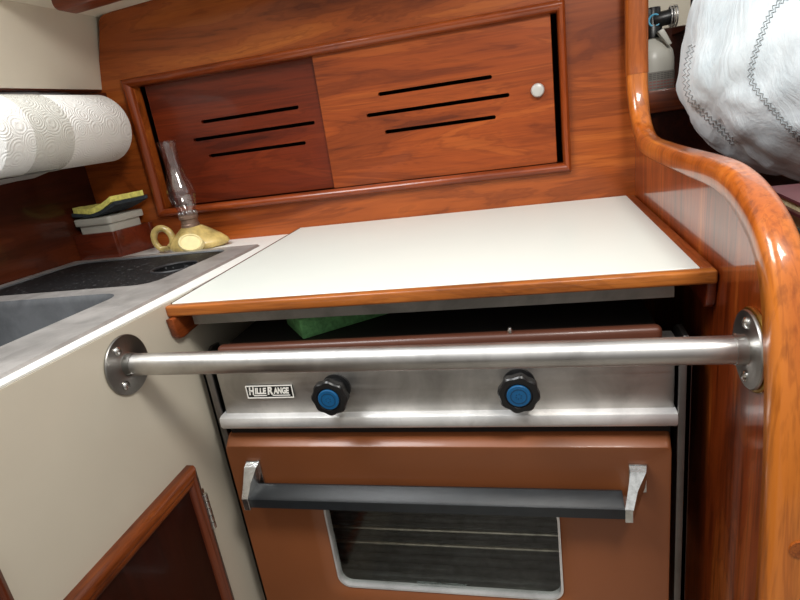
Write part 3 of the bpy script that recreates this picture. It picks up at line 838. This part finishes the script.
# medallion on the front of the body
mdir = Vector((.22, -.78, .55)).normalized(); mo = Vector((LX+.017, LY-.0385, LZ+.0185))
t = lathe([(0, .0028), (.0145, .0028), (.0155, .0045), (.0175, .0048), (.0190, .003), (.0190, -.006), (0, -.006)], mo, mdir, 36, 1.28, .92)
m_ = obj('medallion', t, 'ceramic_l', lp, 50); m_['label'] = 'pale oval medallion'
t = lathe([(.0178, .044), (.0178, .048), (.0160, .050), (.0160, .0585), (.0182, .060), (.0182, .0645), (.0155, .066), (.0, .066)], (LX, LY, LZ), (0, 0, 1), 28)
obj('collar', t, plain('tarnished_collar', srgb(136, 112, 96), .35, .5, var=.2, vscale=80), lp)
t = bmesh.new()
for i in range(12):
    a = 2*PI*i/12; bmesh.ops.create_icosphere(t, subdivisions=2, radius=.0046, matrix=Matrix.Translation((LX+.0155*math.cos(a), LY+.0155*math.sin(a), LZ+.0705)))
obj('gallery_beads', t, M['glass'], lp)
cp = [(.0145, .060), (.0150, .066), (.0190, .075), (.0228, .088), (.0232, .096), (.0205, .108), (.0160, .121), (.0135, .135), (.0130, .150), (.0140, .168), (.0150, .176), (.0142, .176), (.0130, .167), (.0120, .150), (.0125, .135), (.0150, .121), (.0195, .108), (.0222, .096), (.0218, .088), (.0180, .075), (.0140, .066), (.0135, .060)]
cp = [(r*1.14, .070+(h-.060)*1.16) for r, h in cp]
t = lathe(cp, (LX, LY, LZ), (0, 0, 1), 40)
for v in t.verts:       # crimped top edge
    h = v.co.z-LZ
    if h > .186:
        a = math.atan2(v.co.y-LY, v.co.x-LX); v.co.z += (h-.186)/.018*.003*math.cos(8*a)
for v in t.verts: v.co.x -= .045*(v.co.z-LZ-.07)      # the chimney sits slightly askew
obj('glass_chimney', t, 'glass', lp, 70)

# ------------------------------------------------------------------ paper towel roll
RX, RZ, RR = -.330, 1.1365, .0605
pt = thing('paper_towel_roll', 'white embossed paper towel roll hanging under the cream cabin side', 'paper towel', (RX, .25, RZ-RR))
t = lathe([(.021, 0), (RR-.006, 0), (RR-.002, .0015), (RR, .006), (RR, .274), (RR-.002, .2785), (RR-.006, .28), (.021, .28), (.021, 0)], (RX, .11, RZ), (0, 1, 0), 72)
obj('paper', t, 'paper', pt)
t = lathe([(.020, -.002), (.021, -.002), (.021, .282), (.020, .282), (.020, -.002)], (RX, .11, RZ), (0, 1, 0), 32)
obj('core', t, plain('card_core', srgb(150, 124, 96), .8), pt)
t = bmesh.new(); add_cyl(t, (RX, .08, RZ), (RX, .404, RZ), .008, 20)
for y in (.078, .402): add_box(t, RX-.012, RX+.012, y-.004, y+.004, RZ-.012, 1.2)
tag(obj('roll_holder', t, 'dark'), 'dark rod holder carrying the paper towel roll', 'holder')
t = lathe([(RR+.0003, .052), (RR+.0009, .052), (RR+.0009, .130), (RR+.0003, .130), (RR+.0003, .052)], (RX, .11, RZ), (0, 1, 0), 72)
w_ = obj('plastic_band', t, 'wrap', pt); w_['label'] = 'clear plastic band'
t = bmesh.new()          # loose sheet end
rows = []
for i in range(11):
    a = math.radians(-100 - i*2); z_ = RZ - RR - .0008 - .0012*max(0, i-4); x_ = RX + .02 - i*.006
    rows.append([t.verts.new((x_, .11, z_-.004*(i/10)**2)), t.verts.new((x_, .20, z_)), t.verts.new((x_, .235, z_+.0004))])
for A_, B_ in zip(rows, rows[1:]):
    for k in range(2): t.faces.new((A_[k], A_[k+1], B_[k+1], B_[k]))
bmesh.ops.solidify(t, geom=t.faces[:], thickness=.0006)
obj('loose_sheet', t, 'paper', pt)

# batten on the ceiling
t = bmesh.new()
add_prism(t, [(-.290, -.006)]+[(-.290+.012*(1-math.cos(a)), -.006-.014*math.sin(a)) for a in [math.radians(15*i) for i in range(1, 7)]]+[(.10, -.020), (.10, .0), (-.290, .0)], 'xz', .300, .345, bev=.005, seg=3)
for v in t.verts: v.co.z += 1.3385 + (v.co.x+.335)*.0495
tag(obj('overhead_handrail', t, 'batten'), 'dark round-ended wooden handrail overhead at the top left corner', 'handrail')

# ------------------------------------------------------------------ fire extinguisher
EX, EY, EZ = .6805, .60, 1.0525
ex = thing('fire_extinguisher', 'small off-white fire extinguisher with black valve standing behind the partition', 'fire extinguisher', (EX, EY, EZ))
t = lathe([(0, 0), (.030, 0), (.0355, .003), (.0365, .008), (.0365, .062), (.034, .076), (.026, .088), (.016, .096), (.012, .100), (.012, .106), (0, .106)], (EX, EY, EZ), (0, 0, 1), 40)
obj('cylinder', t, 'ext', ex)
t = lathe([(.0367, .010), (.0371, .010), (.0371, .042), (.0367, .042), (.0367, .010)], (EX, EY, EZ), (0, 0, 1), 40)
lb = obj('label', t, 'label', ex)
def arc_line(bm, z, a0, a1, h):
    for s in range(10):
        u0 = a0+(a1-a0)*s/10; u1 = a0+(a1-a0)*(s+.8)/10
        vs = [bm.verts.new((EX+.0374*math.cos(u), EY+.0374*math.sin(u), EZ+zz)) for u, zz in ((u0, z), (u1, z), (u1, z+h), (u0, z+h))]
        bm.faces.new(vs)
t = bmesh.new()
for i in range(3): arc_line(t, .014+i*.005, -1.9, -.2, .0022)
obj('red_print', t, 'red', lb)
t = bmesh.new()
for i in range(4): arc_line(t, .029+i*.003, -1.9, -.2, .0014)
obj('grey_print', t, 'grey_print', lb)
t = bmesh.new()
add_lathe(t, [(0, .100), (.016, .100), (.016, .118), (.013, .124), (.013, .150), (0, .150)], (EX, EY, EZ), (0, 0, 1), 24)
add_box(t, EX-.05, EX+.012, EY-.012, EY+.012, EZ+.112, EZ+.150, bev=.004)
add_cyl(t, (EX, EY-.004, EZ+.128), (EX+.036, EY-.008, EZ+.131), .0125, 24, .002)
obj('valve_head', t, 'black', ex)
t = bmesh.new()
for i in range(3): add_tube(t, [(EX+.028+i*.0045, EY-.007+.0145*math.cos(a), EZ+.1305+.0165*math.sin(a)) for a in [2*PI*k/28 for k in range(28)]], .0016, 8, True)
obj('pin_ring', t, 'steel', ex)
t = bmesh.new(); add_tube(t, [(EX+.001+.0095*math.cos(a), EY-.0135, EZ+.128+.0095*math.sin(a)) for a in [2*PI*k/28 for k in range(28)]], .0017, 8, True)
add_tube(t, [(EX+.0085, EY-.0135, EZ+.134), (EX+.014, EY-.0135, EZ+.137)], .0015, 6)
g_ = obj('gauge_ring', t, 'cyan', ex); g_['label'] = 'pale blue ring'
t = bmesh.new(); add_prism(t, [(EX+.002, EZ+.107), (EX+.02, EZ+.082), (EX+.026, EZ+.085), (EX+.012, EZ+.112)], 'xz', EY-.034, EY-.018, bev=.002)
obj('tamper_tag', t, 'ext', ex)
# dark bag-like box high up beyond
t = bx(.79, .94, .72, .80, 1.19, 1.30, bev=.012, seg=3)
tag(obj('black_case', t, 'black'), 'black case in the dark space high above the white sail bag', 'case')
struct('trim_4', bx(.78, 1.2, .70, .90, 1.17, 1.1895), 'dark')

# ------------------------------------------------------------------ magazines and sail bag beyond the partition
def magazine(x0, x1, y0, y1, z0, th, mat, label, rot=0):
    mt = Matrix.Translation(((x0+x1)/2, (y0+y1)/2, 0)) @ Matrix.Rotation(math.radians(rot), 4, 'Z') @ Matrix.Translation((-(x0+x1)/2, -(y0+y1)/2, 0))
    g = thing('book', label, 'book', ((x0+x1)/2, (y0+y1)/2, z0))
    b = bmesh.new(); add_box(b, x0, x1, y0, y1, z0, z0+.0025, mat=mt); add_box(b, x0, x1, y0, y1, z0+th-.0025, z0+th, mat=mt); add_box(b, x1-.0025, x1, y0, y1, z0+.0025, z0+th-.0025, mat=mt)
    obj('book_cover', b, mat, g)
    obj('pages', add_box(bmesh.new(), x0+.004, x1-.0025, y0+.004, y1-.004, z0+.0025, z0+th-.0025, mat=mt), 'page', g)
    return g
magazine(.688, .93, -.16, .050, .9145, .020, 'mag', 'slate blue book at the bottom of the stack between sail bag and curved rail')
magazine(.684, .92, -.16, .046, .9350, .019, 'mag', 'slate blue book in the middle of the stack between sail bag and curved rail', 2)
magazine(.672, .90, -.155, .040, .9545, .013, 'mag2', 'thin maroon book on top of the stack between sail bag and curved rail', -3)

BC = Vector((.893, .30, 1.078))
t = bmesh.new(); bmesh.ops.create_icosphere(t, subdivisions=6, radius=1)
for v in t.verts:
    u = v.co.copy()
    th = math.atan2(u.z, -u.x)       # angle from the left tip, in the x-z plane
    r = .200 + .024*math.cos(th)
    if u.z < 0: r -= .045*(-u.z)**1.3
    else: r += .02*u.z
    p_ = Vector((u.x*r*1.03, u.y*r*1.15, u.z*r))
    # gathers: long folds running from the left neck over the body
    f1 = math.sin(6.5*math.atan2(u.y+.3, u.z+.15)+5*noise.noise(u*1.7)+2.2*u.x)
    f2 = noise.noise(u*3.1+Vector((3, 1, 7))); f3 = noise.noise(Vector((u.x*3, u.y*9+u.z*5, u.z*9))*1.0)
    ridge = abs(noise.noise(u*2.4+Vector((9, 2, 4))))
    d_ = .0016*f1 + .010*f2 + .0030*f3 - .010*max(0, .22-ridge)
    v.co = BC + p_ + u*d_
zmin = .917
for v in t.verts:
    if v.co.z < zmin: v.co.z = zmin + (v.co.z-zmin)*.03
bagm = t.copy()
sbg = thing('sail_bag', 'big crumpled white sailcloth bag with zigzag stitching beyond the wooden partition', 'bag', (BC.x, BC.y, zmin-.003))
obj('bag_body', t, 'cloth', sbg, 80)
bvh = BVHTree.FromBMesh(bagm); bagm.free()
RM = cam.rotation_euler.to_matrix()
def on_bag(a, b):
    """direction from the bag centre chosen so that the seam runs where it shows"""
    dr_ = (RM @ Vector(((a-400)/555.78, (300-b)/555.78, -1))).normalized()
    h = bvh.ray_cast(CAM, dr_)
    return (h[0] + h[1]*.0006) if h[0] is not None else None
def seam(path, w, n, lines):
    P = smooth(path, 12); L = [0]
    for a, b in zip(P, P[1:]): L.append(L[-1]+math.dist(a, b))
    def at(s):
        for i in range(len(P)-1):
            if L[i+1] >= s or i == len(P)-2:
                k = (s-L[i])/max(1e-6, L[i+1]-L[i]); dx = P[i+1][0]-P[i][0]; dy = P[i+1][1]-P[i][1]; m = math.hypot(dx, dy)
                return (P[i][0]+dx*k, P[i][1]+dy*k, -dy/m, dx/m)
    t = bmesh.new()
    for off in lines:
        pts = []
        for i in range(n*4+1):
            s = L[-1]*i/(n*4); x, y, nx, ny = at(s)
            ph = (i/4) % 1; z = (ph*2 if ph < .5 else 2-ph*2)-.5
            q = on_bag(x+nx*(off+w*z), y+ny*(off+w*z))
            if q is not None: pts.append(q)
        if len(pts) > 2: add_tube(t, pts, .00038, 5)
    return t
s1 = seam([(792, -6), (778, 4), (768, 20), (760, 40), (753, 62), (751, 78), (757, 90), (768, 104), (782, 120), (806, 146)], 3.2, 30, (-1.6, 1.6))
o_ = obj('stitching', s1, 'thread', sbg); o_['label'] = 'grey zigzag stitching'
s2 = seam([(693, 45), (689, 62), (687, 82), (691, 98), (701, 110), (713, 121), (724, 131), (735, 143)], 3.2, 20, (-1.2, 2.6))
o_ = obj('stitching', s2, 'thread', sbg); o_['label'] = 'grey zigzag stitching'

# ------------------------------------------------------------------ light
w = bpy.data.worlds.new('cabin_daylight'); sc.world = w; w.use_nodes = True
nt = w.node_tree; bg = nt.nodes['Background']
tc = nt.nodes.new('ShaderNodeTexCoord'); sx_ = nt.nodes.new('ShaderNodeSeparateXYZ')
nt.links.new(tc.outputs['Generated'], sx_.inputs[0])
h01 = math_n(nt, 'ADD', math_n(nt, 'MULTIPLY', sx_.outputs['Z'], .5), .5)
nt.links.new(ramp(nt, h01, [(.30, (.07, .055, .045, 1)), (.50, (.42, .40, .38, 1)), (.80, (.84, .83, .81, 1))]), bg.inputs[0])
bg.inputs[1].default_value = .75
def area(name, loc, target, sx, sy, power, col):
    l = bpy.data.lights.new(name, 'AREA'); l.shape = 'RECTANGLE'; l.size = sx; l.size_y = sy; l.energy = power; l.color = col
    o = bpy.data.objects.new(name, l); C.objects.link(o); o.location = loc
    o.rotation_euler = (Vector(target)-Vector(loc)).to_track_quat('-Z', 'Y').to_euler()
    return o
area('hatch_daylight', (-.25, -.42, 2.0), (.2, .2, .9), .55, .55, 18, (.98, .99, 1))
area('right_fill', (.72, -.50, 1.68), (.25, .2, .85), .22, .22, 7.2, (1, .97, .92))  # added fill light from the right, brightening the cream cabinet side
sc.view_settings.view_transform = 'Standard'; sc.view_settings.look = 'None'
sc.view_settings.exposure = .1; sc.view_settings.gamma = 1; sc.view_settings.use_curve_mapping = False
for o in bpy.data.objects:
    if '_base' in o: del o['_base']
